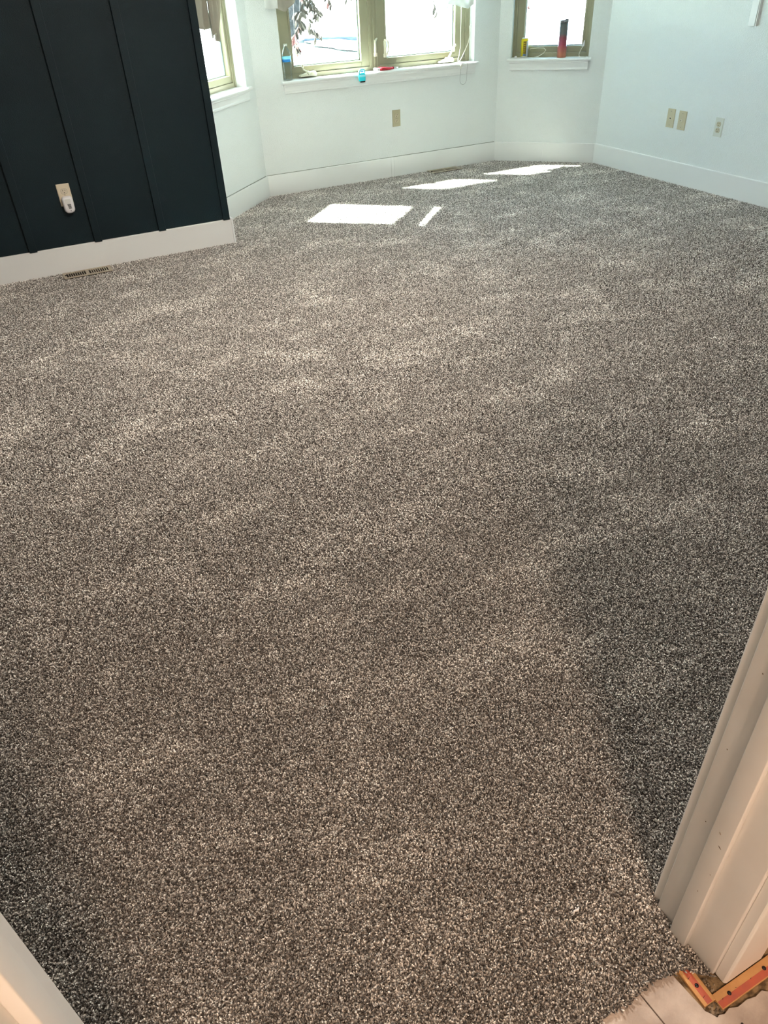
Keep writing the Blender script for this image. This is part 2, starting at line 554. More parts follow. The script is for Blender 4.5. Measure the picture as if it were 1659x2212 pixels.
# ------------------------------------------------------------------ windows
def window(name, origin, ang, u0, u1, sashes, fr, gz0, label, sill_ext=0.025, handles=True):
    """local frame at wall; sashes: list of (glass u0, glass u1, sash u0, sash u1)"""
    root = empty(name, origin, ang)
    struct(root, label)
    z0, z1 = SILL, WTOP
    y0, y1 = 0.088, 0.165
    # outer frame
    b = MB()
    b.box(u0, u0+fr, y0, y1, z0, z1); b.box(u1-fr, u1, y0, y1, z0, z1)
    b.box(u0+fr, u1-fr, y0, y1, z0-0.02, z0+0.032); b.box(u0+fr, u1-fr, y0, y1, z1-fr, z1)
    # inner bead steps
    b.box(u0, u0+fr*0.45, y0-0.006, y0, z0, z1); b.box(u1-fr*0.45, u1, y0-0.006, y0, z0, z1)
    b.build('frame', M['tan'], root, False, 0.002)
    if len(sashes) == 2:
        a, c = sashes[0][3], sashes[1][2]
        b = MB(); b.box(a, c, y0-0.004, y1, z0+0.012, z1-0.02)
        b.box(a+0.012, a+0.020, y0-0.010, y0-0.004, z0+0.012, z1-0.02)
        b.box((a+c)/2-0.006, (a+c)/2+0.006, y0-0.012, y0-0.004, z0+0.012, z1-0.02)
        b.box(c-0.020, c-0.012, y0-0.010, y0-0.004, z0+0.012, z1-0.02)
        b.build('mullion', M['tan'], root, False, 0.0015)
    for (g0, g1, s0, s1) in sashes:
        b = MB()
        ya, yb = y0+0.010, y1-0.015
        zt = z1-fr-0.004; zb = z0+0.034
        gt = zt-0.05
        b.box(s0, g0, ya, yb, zb, zt); b.box(g1, s1, ya, yb, zb, zt)
        b.box(g0, g1, ya, yb, zb, gz0); b.box(g0, g1, ya, yb, gt, zt)
        # raised glazing bead next to the glass
        w = 0.012
        b.box(g0-w, g0, ya-0.005, ya, gz0-w, gt+w); b.box(g1, g1+w, ya-0.005, ya, gz0-w, gt+w)
        b.box(g0, g1, ya-0.005, ya, gz0-w, gz0); b.box(g0, g1, ya-0.005, ya, gt, gt+w)
        sash = b.build('sash', M['tan'], root, False, 0.0015)
        b = MB(); sp = 0.007
        yg = 0.140
        b.box(g0, g0+sp, yg-0.008, yg+0.008, gz0, gt); b.box(g1-sp, g1, yg-0.008, yg+0.008, gz0, gt)
        b.box(g0, g1, yg-0.008, yg+0.008, gz0, gz0+sp); b.box(g0, g1, yg-0.008, yg+0.008, gt-sp, gt)
        b.build('glazing_spacer', M['spacer'], sash)
        b = MB(); b.box(g0-0.003, g1+0.003, yg-0.002, yg+0.002, gz0-0.003, gt+0.003)
        b.build('pane', M['glass'], sash)
    # stool with rounded nose + apron with cove and bead
    b = MB()
    zt, zb = SILL, SILL-0.022
    nose = [(-0.040+0.011*(1-math.sin(a)), (zt+zb)/2 + 0.011*math.cos(a)) for a in sm(7, 0, math.pi)]
    prof = [(y0+0.004, zt)] + nose + [(y0+0.004, zb)]
    b.prism([(0.0, zt), *nose, (0.0, zb)], 'x', u0-sill_ext, u1+sill_ext)
    b.box(u0+0.0005, u1-0.0005, 0, y0+0.004, zb, zt)
    b.build('sill', M['trim'], root)
    b = MB()
    ap = [(0, zb), (-0.026, zb), (-0.026, zb-0.010), (-0.019, zb-0.016), (-0.016, zb-0.030), (-0.013, zb-0.048), (-0.017, zb-0.056), (-0.017, zb-0.064), (-0.010, zb-0.068), (0, zb-0.068)]
    b.prism(ap, 'x', u0-0.003, u1+0.003)
    b.build('apron', M['trim'], root)
    # white drywall return corner beads are the wall itself
    return root

GZ = 0.893
w1 = window('window_1', C1, 0, UC0, UC1,
            [(2.398-X1, 2.993-X1, 2.302-X1, 3.062-X1), (3.224-X1, 3.884-X1, 3.150-X1, 3.982-X1)], 0.038, GZ,
            'wide double casement window with tan frames in the back wall')
w2 = window('window_2', C2, AR, UR0, UR1, [(0.197, 0.697, 0.132, 0.740)], 0.030, GZ,
            'small tan framed window at the right end of the bay')
w3 = window('window_3', C0, AL, UL0, UL1, [(LL-0.715, LL-0.195, LL-0.765, LL-0.170)], 0.034, GZ,
            'narrow tan framed window half hidden by the dark wall')

def lock(root, u, z, flip):
    b = MB(); s = -1 if flip else 1
    b.box(u-0.012, u+0.012, 0.062, 0.084, z-0.062, z-0.035, 0.002)
    b.box(u-0.008, u+0.010, 0.068, 0.084, z-0.035, z+0.055, 0.002)
    pl = b.build('lock_housing', M['hardware'], root)
    b = MB()
    b.tube([(u+0.012*s, 0.060, z+0.062), (u-0.002*s, 0.045, z+0.060), (u-0.012*s, 0.040, z+0.045), (u-0.016*s, 0.042, z+0.020), (u-0.015*s, 0.048, z-0.015), (u-0.010*s, 0.056, z-0.045)],
           [0.006, 0.007, 0.0075, 0.0075, 0.0075, 0.006], 10)
    b.build('lock_lever', M['hardware'], root, True)
lock(w1, 3.110-X1, 0.975, False)
lock(w1, 3.200-X1, 0.962, True)

def crank(root, u, z, s, folded):
    b = MB()
    # wedge cover
    b.prism([(u-0.075*s, z-0.014), (u+0.065*s, z-0.014), (u+0.072*s, z+0.004), (u+0.058*s, z+0.020), (u-0.010*s, z+0.010), (u-0.070*s, z-0.004)], 'y', 0.040, 0.086)
    b.build('crank_cover', M['hardware'], root, False, 0.003)
    b = MB()
    b.tube([(u, 0.036, z+0.006), (u, 0.062, z+0.012)], 0.013, 14)
    if folded:
        b.tube([(u, 0.034, z+0.010), (u-0.030*s, 0.030, z+0.026), (u-0.050*s, 0.028, z+0.036), (u-0.056*s, 0.026, z+0.052)], [0.008, 0.006, 0.006, 0.006], 10)
        b.tube([(u-0.056*s, 0.026, z+0.048), (u-0.056*s, 0.024, z+0.070)], [0.0075, 0.0085], 10)
    else:
        b.tube([(u, 0.034, z+0.010), (u+0.030*s, 0.026, z+0.055), (u+0.050*s, 0.020, z+0.098)], [0.009, 0.007, 0.007], 10)
        b.tube([(u+0.048*s, 0.020, z+0.094), (u+0.070*s, 0.012, z+0.112)], [0.008, 0.009], 10)
    b.build('crank_arm', M['hardware'], root, True)
crank(w1, 2.500-X1, 0.840, 1, True)
crank(w1, 3.775-X1, 0.836, 1, False)

# ------------------------------------------------------------------ curtains
def cloth(name, origin, ang, outline, yoff, m, label, folds=5, amp=0.018, seedv=1):
    """outline: list of (u, z_bottom, z_top); builds a pleated hanging sheet"""
    root_loc = origin
    n = 60; nz = 26
    r = random.Random(seedv)
    ph = r.random()*6
    me = bmesh.new()
    us = [p[0] for p in outline]
    grid = []
    for i in range(n+1):
        u = us[0] + (us[-1]-us[0])*i/n
        k = max(j for j in range(len(us)) if us[j] <= u + 1e-9)
        k = min(k, len(us)-2)
        f = (u-us[k])/(us[k+1]-us[k])
        zb = outline[k][1]*(1-f)+outline[k+1][1]*f
        zt = outline[k][2]*(1-f)+outline[k+1][2]*f
        col = []
        for jz in range(nz+1):
            t = jz/nz
            z = zb + (zt-zb)*t
            w = math.sin(u*2*math.pi*folds/(us[-1]-us[0]) + ph + 1.6*math.sin(t*4)) + 0.4*math.sin(u*37 + t*9)
            y = yoff + amp*w*(1-0.5*t) + 0.008*math.sin(t*11+u*9)
            col.append(me.verts.new((u, y, z)))
        grid.append(col)
    for i in range(n):
        for jz in range(nz):
            me.faces.new((grid[i][jz], grid[i+1][jz], grid[i+1][jz+1], grid[i][jz+1]))
    d = bpy.data.meshes.new(name)
    me.to_mesh(d); me.free()
    d.materials.append(m)
    for p in d.polygons: p.use_smooth = True
    o = bpy.data.objects.new(name, d)
    COL.objects.link(o)
    sl = o.modifiers.new('solid', 'SOLIDIFY'); sl.thickness = 0.0018
    return o

# left bay: grey-beige side panels with a short unseen valance on a rod, added to block sun
Lc = empty('curtain', C0, AL)
tag(Lc, 'grey-beige curtain with ragged tied hem at the narrow left window', 'curtain')
def lpart(name, outline, yoff, m, **k):
    o = cloth(name, C0, AL, outline, yoff, m, '', **k); o.parent = Lc
    return o
lpart('panel', [(0.02, 1.235, 1.83), (0.07, 1.215, 1.83), (0.13, 1.225, 1.83), (0.165, 1.245, 1.83)], -0.128, M['cloth'], folds=2, amp=0.014, seedv=2)
lpart('panel', [(0.10, 1.175, 1.83), (0.125, 1.170, 1.83), (0.150, 1.200, 1.83), (0.168, 1.155, 1.83), (0.198, 1.145, 1.83), (0.235, 1.215, 1.84), (0.245, 1.30, 1.80), (0.225, 1.42, 1.78), (0.20, 1.62, 1.83)][:7] , -0.155, M['cloth'], folds=3, amp=0.012, seedv=5)
lpart('sun_block_valance', [(0.0, 1.60, 1.835), (0.30, 1.585, 1.835), (0.60, 1.595, 1.835), (0.86, 1.60, 1.835)], -0.128, M['clothwhite'], folds=16, amp=0.012, seedv=7)
b = MB(); b.tube([(-0.02, -0.128, 1.838), (0.87, -0.128, 1.838)], 0.009, 12)
b.tube([(0.06, -0.128, 1.838), (0.06, 0.0, 1.838)], 0.005, 8); b.tube([(0.85, -0.128, 1.838), (0.85, 0.0, 1.838)], 0.005, 8)
b.build('rod', M['whiteplastic'], Lc, True)

Cc = empty('curtain', C1, 0)
tag(Cc, 'white and beige swag curtain drooping into both top corners of the wide window', 'curtain')
def cpart(name, outline, yoff, m, **k):
    o = cloth(name, C1, 0, outline, yoff, m, '', **k); o.parent = Cc
    return o
q = lambda x: x - X1
cpart('white_panel', [(q(2.160), 1.290, 2.28), (q(2.20), 1.284, 2.28), (q(2.262), 1.286, 2.28)], -0.060, M['clothwhite'], folds=1, amp=0.006, seedv=3)
cpart('panel', [(q(2.20), 1.292, 2.28), (q(2.26), 1.282, 2.28), (q(2.30), 1.266, 2.28), (q(2.328), 1.262, 2.28), (q(2.35), 1.285, 2.28), (q(2.40), 1.315, 2.28), (q(2.44), 1.38, 2.28), (q(2.50), 1.60, 2.28)], -0.048, M['cloth'], folds=3, amp=0.010, seedv=4)
cpart('white_panel', [(q(3.690), 1.34, 2.28), (q(3.715), 1.175, 2.28), (q(3.735), 1.235, 2.28), (q(3.80), 1.225, 2.28), (q(3.87), 1.205, 2.28), (q(3.925), 1.195, 2.28), (q(3.965), 1.225, 2.28)], -0.045, M['clothwhite'], folds=3, amp=0.010, seedv=9)
cpart('swag', [(q(2.20), 1.60, 2.28), (q(2.70), 1.95, 2.28), (q(3.11), 1.75, 2.28), (q(3.55), 1.95, 2.28), (q(3.97), 1.60, 2.28)], -0.060, M['clothwhite'], folds=22, amp=0.010, seedv=11)
b = MB(); b.tube([(q(2.10), -0.055, 2.285), (q(4.06), -0.055, 2.285)], 0.009, 12)
b.tube([(q(2.15), -0.055, 2.285), (q(2.15), 0, 2.285)], 0.005, 8); b.tube([(q(4.04), -0.055, 2.285), (q(4.04), 0, 2.285)], 0.005, 8)
b.build('rod', M['whiteplastic'], Cc, True)

# ------------------------------------------------------------------ outlets and plates (local: x along, y outwards, z up, origin at plate centre on wall)
PW, PH = 0.0770, 0.126
def plate(b, w=PW, h=PH, d=0.006):
    k = 0.004
    b.prism([(-w/2, 0), (-w/2, -d*0.4), (-w/2+k, -d), (w/2-k, -d), (w/2, -d*0.4), (w/2, 0)], 'z', -h/2, h/2)
def face_outline(n=28, w=0.0175, h=0.0145):
    pts = []
    for i in range(n):
        a = 2*math.pi*i/n
        x = 0.0185*math.cos(a); z = 0.0185*math.sin(a)
        z = max(-h, min(h, z))
        pts.append((x, z))
    return pts
def duplex(name, loc, ang, m, mf, label, lower=True):
    root = empty(name, loc, ang)
    tag(root, label, 'outlet')
    b = MB(); plate(b); b.build('cover_plate', m, root, False, 0.001)
    for k, zc in enumerate(([0.0205, -0.0205] if lower else [0.0205])):
        # ring recess + socket face
        b = MB(); b.prism([(x*1.07, z*1.08+zc) for x, z in face_outline()], 'y', -0.0064, -0.002)
        b.build('recess', M['screw'], root)
        b = MB(); b.prism([(x, z+zc) for x, z in face_outline()], 'y', -0.0078, -0.002)
        f = b.build('socket', mf, root, False, 0.0006)
        b = MB()
        b.box(-0.0080, -0.0056, -0.0082, -0.005, zc+0.001, zc+0.0095)
        b.box(0.0056, 0.0080, -0.0082, -0.005, zc+0.002, zc+0.0085)
        b.prism([(0.0028*math.cos(a), zc-0.0075+0.0030*math.sin(a)) for a in sm(13, 0, 2*math.pi)[:-1]], 'y', -0.0082, -0.005)
        b.build('slot', M['blackhole'], f)
    b = MB(); b.lathe([(0.0001, 0), (0.003, 0.0002), (0.0035, 0.0012), (0.0035, 0.003)], 12)
    s = b.build('screw', M['screw'], root, True)
    s.rotation_euler = (math.pi/2, 0, 0); s.location = (0, -0.0052-0.0030+0.002, 0)
    s.rotation_euler = (-math.pi/2, 0, 0); s.location = (0, -0.0072, 0)
    return root
duplex('wall_outlet', (0.3745, YD, 0.455), 0, mat('cream_plate', (0.66, 0.58, 0.44), 0.35, lin=True), mat('cream_socket', (0.60, 0.53, 0.41), 0.35, lin=True), 'cream duplex outlet on the near-black wall behind a plug-in device', lower=False)
duplex('wall_outlet', (3.249, YC, 0.457), 0, M['ivory_d'], M['ivory'], 'tan duplex outlet centred below the wide back window')
duplex('wall_outlet', (XR, 4.281, 0.446), -math.pi/2, M['palewhite'], M['ivory'], 'pale grey-white duplex outlet with cream sockets, rightmost plate on right wall')
def jackplate(name, loc, label, kind):
    root = empty(name, loc, -math.pi/2)
    tag(root, label, 'wall plate', 'tan jack plates on the right wall')
    b = MB(); plate(b, 0.080, 0.131); b.build('cover_plate', M['ivory'], root, False, 0.001)
    for z in (0.048, -0.048):
        b = MB(); b.lathe([(0.0035, -0.004), (0.0035, -0.001), (0.003, 0.0), (0.0001, 0.0003)], 12)
        s = b.build('screw', M['screw'], root, True); s.rotation_euler = (math.pi/2, 0, 0); s.location = (0, -0.0068, z)
    if kind == 'phone':
        b = MB(); b.box(-0.009, 0.009, -0.008, -0.004, -0.008, 0.009, 0.001); f = b.build('jack', M['hardware'], root)
        b = MB(); b.prism([(-0.0058, 0.004), (-0.0058, -0.002), (0.0058, -0.006), (0.0058, 0.004)], 'y', -0.0088, -0.005)
        b.build('jack_hole', M['blackhole'], f)
    else:
        b = MB(); b.lathe([(0.0095, 0.0), (0.0095, 0.0035), (0.0055, 0.0035), (0.0055, 0.011), (0.0035, 0.011), (0.0035, 0.006), (0.0001, 0.006)], 16, mats=[0, 0, 0, 0, 1, 1])
        s = b.build('jack', [M['hardware'], M['blackhole']], root, False); s.rotation_euler = (math.pi/2, 0, 0); s.location = (0, -0.006, 0)
    return root
jackplate('jack_plate', (XR, 4.763, 0.452), 'tan wall plate with a phone jack, left one of the close pair', 'phone')
jackplate('jack_plate', (XR, 4.643, 0.449), 'tan wall plate with a round coax jack, right one of the close pair', 'coax')

# plug-in device
root = empty('plug_in_device', (0.3775, YD-0.0070, 0.4015), 0)
tag(root, 'white rounded plug-in device with louvred grille on the cream outlet', 'plug-in device')
b = MB()
def rrect(w, h, r, n=6, r2=None):
    pts = []
    for (cx, cz, a0, rr) in ((w/2, h/2, 0, r), (-w/2, h/2, 90, r), (-w/2, -h/2, 180, r2 or r), (w/2, -h/2, 270, r2 or r)):
        sx = 1 if cx > 0 else -1; sz = 1 if cz > 0 else -1
        for i in range(n+1):
            a = math.radians(a0 + 90*i/n)
            pts.append((cx - sx*rr + rr*math.cos(a), cz - sz*rr + rr*math.sin(a)))
    return pts
rings = []
for (y, sc, zs) in ((0.0, 0.90, 0.92), (-0.008, 0.98, 0.99), (-0.022, 1.0, 1.0), (-0.032, 0.93, 0.95), (-0.038, 0.80, 0.86), (-0.041, 0.62, 0.72)):
    o_ = rrect(0.064, 0.098, 0.018, 6, 0.026)
    rings.append([b.bm.verts.new((p[0]*sc, y, p[1]*zs)) for p in o_])
for i in range(len(rings)-1):
    n = len(rings[i])
    for k in range(n): b._f([rings[i][k], rings[i][(k+1) % n], rings[i+1][(k+1) % n], rings[i+1][k]])
b._f(rings[0]); b._f(rings[-1])
b.build('housing', M['whiteplastic'], root, True)
for i in range(12):
    z = 0.034 - i*0.0048
    w = 0.017 if i < 5 else 0.0125
    b = MB()
    if i < 6: b.box(-w, w*0.9, -0.0425, -0.039, z, z+0.0016); b.build('grille_slot', M['palewhite'], root)
    else: b.box(-0.008+0.0008*(i-6), 0.0125, -0.0425, -0.039, z, z+0.0026); b.build('grille_slot', M['blackhole'], root)
b = MB(); b.lathe([(0.0001, 0.0), (0.0026, 0.0), (0.0026, 0.0015), (0.0001, 0.0018)], 12)
s = b.build('sensor_eye', M['blackhole'], root); s.rotation_euler = (math.pi/2, 0, 0); s.location = (0.004, -0.0395, -0.032)
b = MB(); b.box(-0.006, 0.012, -0.0376, -0.0366, -0.0405, -0.0395); b.build('maker_line', M['lid'], root)

# white vertical strip high on the right wall
root = empty('wall_bracket', (XR, 4.168, 1.075), -math.pi/2)
tag(root, 'white vertical wooden strip ending mid-air on the right wall, top right corner', 'wall strip')
b = MB(); b.box(-0.034, 0.020, -0.018, 0, 0, 0.95, 0.002); b.build('board', M['trim'], root)
b = MB(); b.box(0.020, 0.029, -0.011, 0, 0.001, 0.95, 0.001); b.build('edge_strip', M['trim'], root)
b = MB(); b.box(0.029, 0.033, -0.020, 0, 0.002, 0.95, 0.001); b.build('back_rail', M['trim'], root)

# ------------------------------------------------------------------ floor registers
def register(loc, dark_half, label, closed=0.0062):
    root = empty('floor_register', loc, 0)
    tag(root, label, 'floor vent', 'beige floor registers')
    w, d = 0.300, 0.118
    b = MB()
    fr = 0.020
    b.prism([(-w/2, -d/2), (w/2, -d/2), (w/2-fr, -d/2+fr), (-w/2+fr, -d/2+fr)], 'z', 0.001, 0.0045)
    b.prism([(-w/2, d/2), (-w/2+fr, d/2-fr), (w/2-fr, d/2-fr), (w/2, d/2)], 'z', 0.001, 0.0045)
    b.prism([(-w/2, -d/2), (-w/2+fr, -d/2+fr), (-w/2+fr, d/2-fr), (-w/2, d/2)], 'z', 0.001, 0.0045)
    b.prism([(w/2, -d/2), (w/2, d/2), (w/2-fr, d/2-fr), (w/2-fr, -d/2+fr)], 'z', 0.001, 0.0045)
    b.box(-0.009, 0.009, -d/2+fr-0.001, d/2-fr+0.001, 0.001, 0.0045)
    b.build('frame', M['register'], root)
    b = MB(); b.box(-w/2+fr-0.002, w/2-fr+0.002, -d/2+fr-0.002, d/2-fr+0.002, -0.006, -0.004)
    b.build('duct', M['duct'], root)
    b = MB(); b.box(-w/2+0.010, -w/2+fr+0.002, -0.008, 0.008, 0.003, 0.008, 0.002); b.build('damper_lever', M['blackhole'], root)
    slat = None
    for side in (-1, 1):
        x0, x1 = (0.009, w/2-fr) if side > 0 else (-w/2+fr, -0.009)
        n = 9
        pitch = (x1-x0)/n
        for i in range(n+ (0)):
            xc = x0 + pitch*(i+0.95 if side < 0 else i+0.95)
            key = side
            open_half = (side < 0) if dark_half == 'left' else (side < 0)
            tilt = 0.0018 if open_half else closed
            m = MB()
            m.prism([(-0.0022, 0.0042), (0.0014, 0.0042), (0.0014 + tilt*(0.2 if side > 0 else 0), 0.0034), (0.0014-0.001 + (tilt if side > 0 else 0), -0.003), (-0.0022, 0.0030)], 'y', -d/2+fr, d/2-fr)
            if slat is None or slat[0] != key:
                o = m.build('slat', M['register'], root)
                slat = (key, o.data)
            else:
                m.bm.free()
                o = bpy.data.objects.new('slat', slat[1]); COL.objects.link(o); o.parent = root
            o.location = (xc, 0, 0)
    return root
register((0.372, 5.062, 0.004), 'left', 'beige slotted floor register beside the near-black wall baseboard')
register((3.680, 6.150, 0.004), 'left', 'beige floor register at the foot of the back window wall', 0.0135)

# ------------------------------------------------------------------ things on the sills
# clear water bottle with blue label (base centre on sill)
ZS = SILL
root = empty('water_bottle', (2.318, YC+0.028, ZS), 0)
tag(root, 'clear plastic water bottle with blue label, left end of wide window sill', 'bottle')
prof = [(0.0001, 0.004), (0.022, 0.0), (0.030, 0.004), (0.033, 0.012)]
z = 0.016
while z < 0.118:
    prof += [(0.0335, z), (0.0335, z+0.006), (0.0300, z+0.009)]
    z += 0.012
prof += [(0.0325, 0.124), (0.0325, 0.158), (0.0335, 0.165), (0.0325, 0.180), (0.026, 0.200), (0.016, 0.216), (0.0125, 0.222), (0.0125, 0.234)]
prof = [(r*1.05, zz*1.0) for r, zz in prof]
b = MB(); b.lathe(prof, 28); b.build('body', M['clearplastic'], root, True)
b = MB(); b.lathe([(0.0352, 0.124), (0.0352, 0.143)], 28); 
b.lathe([(0.0352, 0.143), (0.0352, 0.160)], 28, mats=[1]); b.build('label', [M['blue'], M['bluelight']], root, True)
b = MB(); b.lathe([(0.0150, 0.228), (0.0150, 0.242), (0.0001, 0.243)], 20); b.build('cap', M['palewhite'], root)

# red handled snips / screwdriver shape: two red grips, white ends, small steel tip
root = empty('red_handled_snips', (3.080, YC-0.004, ZS), math.radians(3))
root.scale = (1.12, 1.25, 1.45)
tag(root, 'small red-handled snips with white grip ends lying on the wide window sill', 'hand tool')
for s in (1, -1):
    b = MB(); b.tube([(0.012, s*0.016+0.004, 0.010), (0.040, s*0.018+0.004, 0.011), (0.075, s*0.012+0.002, 0.010), (0.115, s*0.005, 0.009), (0.138, 0.002*s, 0.008)], [0.007, 0.0088, 0.008, 0.0065, 0.005], 12)
    b.build('grip', M['red'], root, True)
    b = MB(); b.tube([(-0.012, s*0.020+0.004, 0.010), (0.002, s*0.018+0.004, 0.010), (0.014, s*0.016+0.004, 0.010)], [0.006, 0.009, 0.0075], 12)
    b.build('grip_end', M['whiteplastic'], root, True)
b = MB(); b.lathe([(0.0085, 0.004), (0.0085, 0.015), (0.0001, 0.0155)], 16, 0.136, 0.0); b.build('pivot', M['red'], root, True)
b = MB(); b.prism([(0.136, -0.006), (0.165, -0.007), (0.182, 0.000), (0.165, 0.006), (0.136, 0.006)], 'z', 0.005, 0.012); b.build('blade', M['steel'], root, False, 0.001)

# turquoise trinket over the edge of the sill
root = empty('turquoise_clip', (2.921, YC-0.046, 0.775), 0)
tag(root, 'small bright turquoise plastic clip with black tip hanging over wide sill edge', 'clip')
b = MB(); b.box(-0.030, 0.030, -0.010, 0.004, -0.012, 0.045, 0.006, 3); b.build('body', M['cyan'], root, True)
b = MB(); b.box(-0.026, 0.030, -0.012, 0.002, 0.016, 0.034, 0.004, 2); b.build('band', M['cyanlight'], root, True)
b = MB(); b.tube([(0.026*math.cos(a)*0.95, -0.003, 0.052+0.020*math.sin(a)) for a in sm(15, -0.6, math.pi+0.6)], 0.0075, 10)
b.build('hook', M['cyanlight'], root, True)
b = MB(); b.tube([(-0.004, -0.002, 0.045), (0.004, -0.002, 0.060), (0.012, -0.002, 0.048)], 0.004, 8); b.build('spring', M['blue'], root, True)
b = MB(); b.box(-0.018, 0.026, -0.009, 0.002, -0.021, -0.010, 0.003, 2); b.build('tip', M['blackrub'], root, True)

# blind cord at the right of the wide window
b = MB()
b.tube([(3.925, YC+0.070, 1.40), (3.924, YC+0.068, 1.15), (3.920, YC+0.066, 0.92), (3.905, YC+0.060, 0.86), (3.885, YC+0.045, 0.832), (3.878, YC+0.020, 0.8195)], 0.0032, 8)
b.tube([(4.006, YC+0.066, 1.07), (4.005, YC+0.055, 1.00), (3.985, YC+0.045, 0.95), (3.950, YC+0.040, 0.895), (3.915, YC+0.030, 0.850), (3.885, YC+0.018, 0.824), (3.872, YC-0.010, 0.8195), (3.866, YC-0.040, 0.8190), (3.862, YC-0.0455, 0.805), (3.862, YC-0.046, 0.775)], [0.0032]*9+[0.0045], 8)
b.tube([(3.918, YC+0.064, 1.190), (3.924, YC+0.062, 1.215), (3.921, YC+0.064, 1.24)], [0.004, 0.0075, 0.004], 8)
cordo = b.build('blind_cord', M['cord'], None, True)
tag(cordo, 'white cord tangled on the crank and hanging at the wide window right side', 'cord')
b = MB()
lp = [(3.862, YC-0.044, 0.778)] + [(3.895+0.034*math.cos(a), YC-0.030, 0.695+0.042*math.sin(a)) for a in sm(17, math.pi, 2*math.pi)] + [(3.929, YC-0.036, 0.76), (3.926, YC-0.046, 0.812), (3.915, YC-0.030, 0.8175)]
b.tube(lp, 0.0009, 6)
wireo = b.build('wire_loop', M['wire'], None, True)
tag(wireo, 'thin grey wire loop hanging below the right end of the wide sill', 'wire')
# cord knob on the reveal
b = MB(); b.box(4.008, 4.0195, YC+0.052, YC+0.064, 1.055, 1.085, 0.003); 
kn = b.build('cord_cleat', M['whiteplastic']); tag(kn, 'tiny white cord cleat screwed to the wide window right reveal', 'cleat')

# right sill: local helpers
def onR(s, o):      # s along, o outward offset
    n_ = Vector((-uR.y, uR.x, 0))
    if n_.dot(Vector((1, 1, 0))) < 0: n_ = -n_
    return C2 + uR*s + n_*o
p = onR(0.221, 0.022)
root = empty('drink_can', (p.x, p.y, ZS), AR)
tag(root, 'yellow aluminium drink can at left end of the small right sill', 'can')
b = MB(); b.lathe([(0.0001, 0.004), (0.020, 0.002), (0.024, 0.0), (0.0305, 0.009), (0.0325, 0.014)], 36, mats=[0]*4); b.build('base', M['can'], root, True)
b = MB(); b.lathe([(0.0325, 0.014), (0.0325, 0.130), (0.0265, 0.142)], 36); b.build('body', M['yellow'], root, True)
b = MB(); b.lathe([(0.0265, 0.142), (0.0278, 0.145), (0.0270, 0.1465), (0.0245, 0.143), (0.0001, 0.1425)], 36); b.build('lid', M['can'], root, True)
b = MB(); b.box(-0.007, 0.007, -0.010, 0.012, 0.1425, 0.1455, 0.001); b.build('pull_tab', M['can'], root)
def curved(name, a0, a1, z0, z1, r, m):
    b = MB(); n = 10
    A = [b.bm.verts.new((r*math.cos(a), r*math.sin(a), z0)) for a in sm(n, a0, a1)]
    B = [b.bm.verts.new((r*math.cos(a), r*math.sin(a), z1)) for a in sm(n, a0, a1)]
    for i in range(n-1): b._f([A[i], A[i+1], B[i+1], B[i]])
    return b.build(name, m, root, True)
R_ = math.radians
curved('panel_print', R_(-105), R_(-58), 0.034, 0.124, 0.0328, M['olive'])
curved('silver_side', R_(-55), R_(-8), 0.016, 0.128, 0.0328, M['can'])
curved('blue_print', R_(-105), R_(-60), 0.016, 0.032, 0.0329, M['print_blue'])
for k, zz in enumerate((0.108, 0.092, 0.076, 0.060, 0.046)):
    curved('text_line', R_(-98), R_(-68 if k % 2 else -74), zz, zz+0.004, 0.0330, M['yellow'])

p = onR(0.540, 0.018)
root = empty('tumbler', (p.x, p.y, ZS), AR)
tag(root, 'tall slim tumbler fading from charcoal to rose copper on small right sill', 'tumbler')
b = MB(); b.lathe([(0.0001, 0.0), (0.034, 0.0), (0.0375, 0.003), (0.0385, 0.010), (0.0390, 0.075), (0.0375, 0.083), (0.0345, 0.088), (0.0345, 0.252)], 40); b.build('body', M['tumbler'], root, True)
b = MB(); b.lathe([(0.0352, 0.250), (0.0352, 0.262), (0.033, 0.266), (0.030, 0.2655), (0.029, 0.262), (0.0001, 0.262)], 40); b.build('lid', M['lid'], root, True)
b = MB(); b.box(0.006, 0.035, -0.011, 0.011, 0.262, 0.276, 0.004, 2); b.build('spout_flap', M['lid'], root, True)
b = MB(); b.tube([(p_[0], p_[1], p_[2]) for p_ in ((0.0, -0.0350, 0.255), (0.012, -0.034, 0.259), (0.024, -0.026, 0.264))], 0.0015, 6); b.build('rim_highlight_ring', M['can'], root, True)

def loc3(s, o, z):
    q_ = onR(s, o); return (q_.x, q_.y, z)
b = MB()
pts = [(0.165, -0.012, 0.820), (0.20, -0.0165, 0.8185), (0.25, -0.012, 0.8185), (0.30, 0.005, 0.8190), (0.345, 0.020, 0.826), (0.385, 0.040, 0.848), (0.400, 0.055, 0.868), (0.380, 0.062, 0.882), (0.33, 0.066, 0.884), (0.265, 0.066, 0.880), (0.262, 0.064, 0.868)]
b.tube([loc3(*t) for t in pts], 0.0026, 8)
c1 = b.build('charging_cable', M['cord'], None, True)
tag(c1, 'white cable curling out from behind the yellow can on right sill', 'cable')
b = MB(); b.box(-0.010, 0.010, -0.010, 0.008, 0, 0.016, 0.003)
c = b.build('cable_plug', M['whiteplastic'], None, True); q_ = onR(0.152, 0.0); c.location = (q_.x, q_.y, ZS); c.rotation_euler = (0, 0, AR)
tag(c, 'small white plug end lying left of the yellow can', 'plug')
b = MB()
pts = [(0.712, 0.078, 0.902), (0.702, 0.074, 0.880), (0.690, 0.060, 0.855), (0.684, 0.040, 0.832), (0.692, 0.016, 0.8190), (0.715, -0.006, 0.8185), (0.745, -0.002, 0.8185)]
b.tube([loc3(*t) for t in pts], 0.0024, 8)
c2 = b.build('thin_cable', M['cord'], None, True)
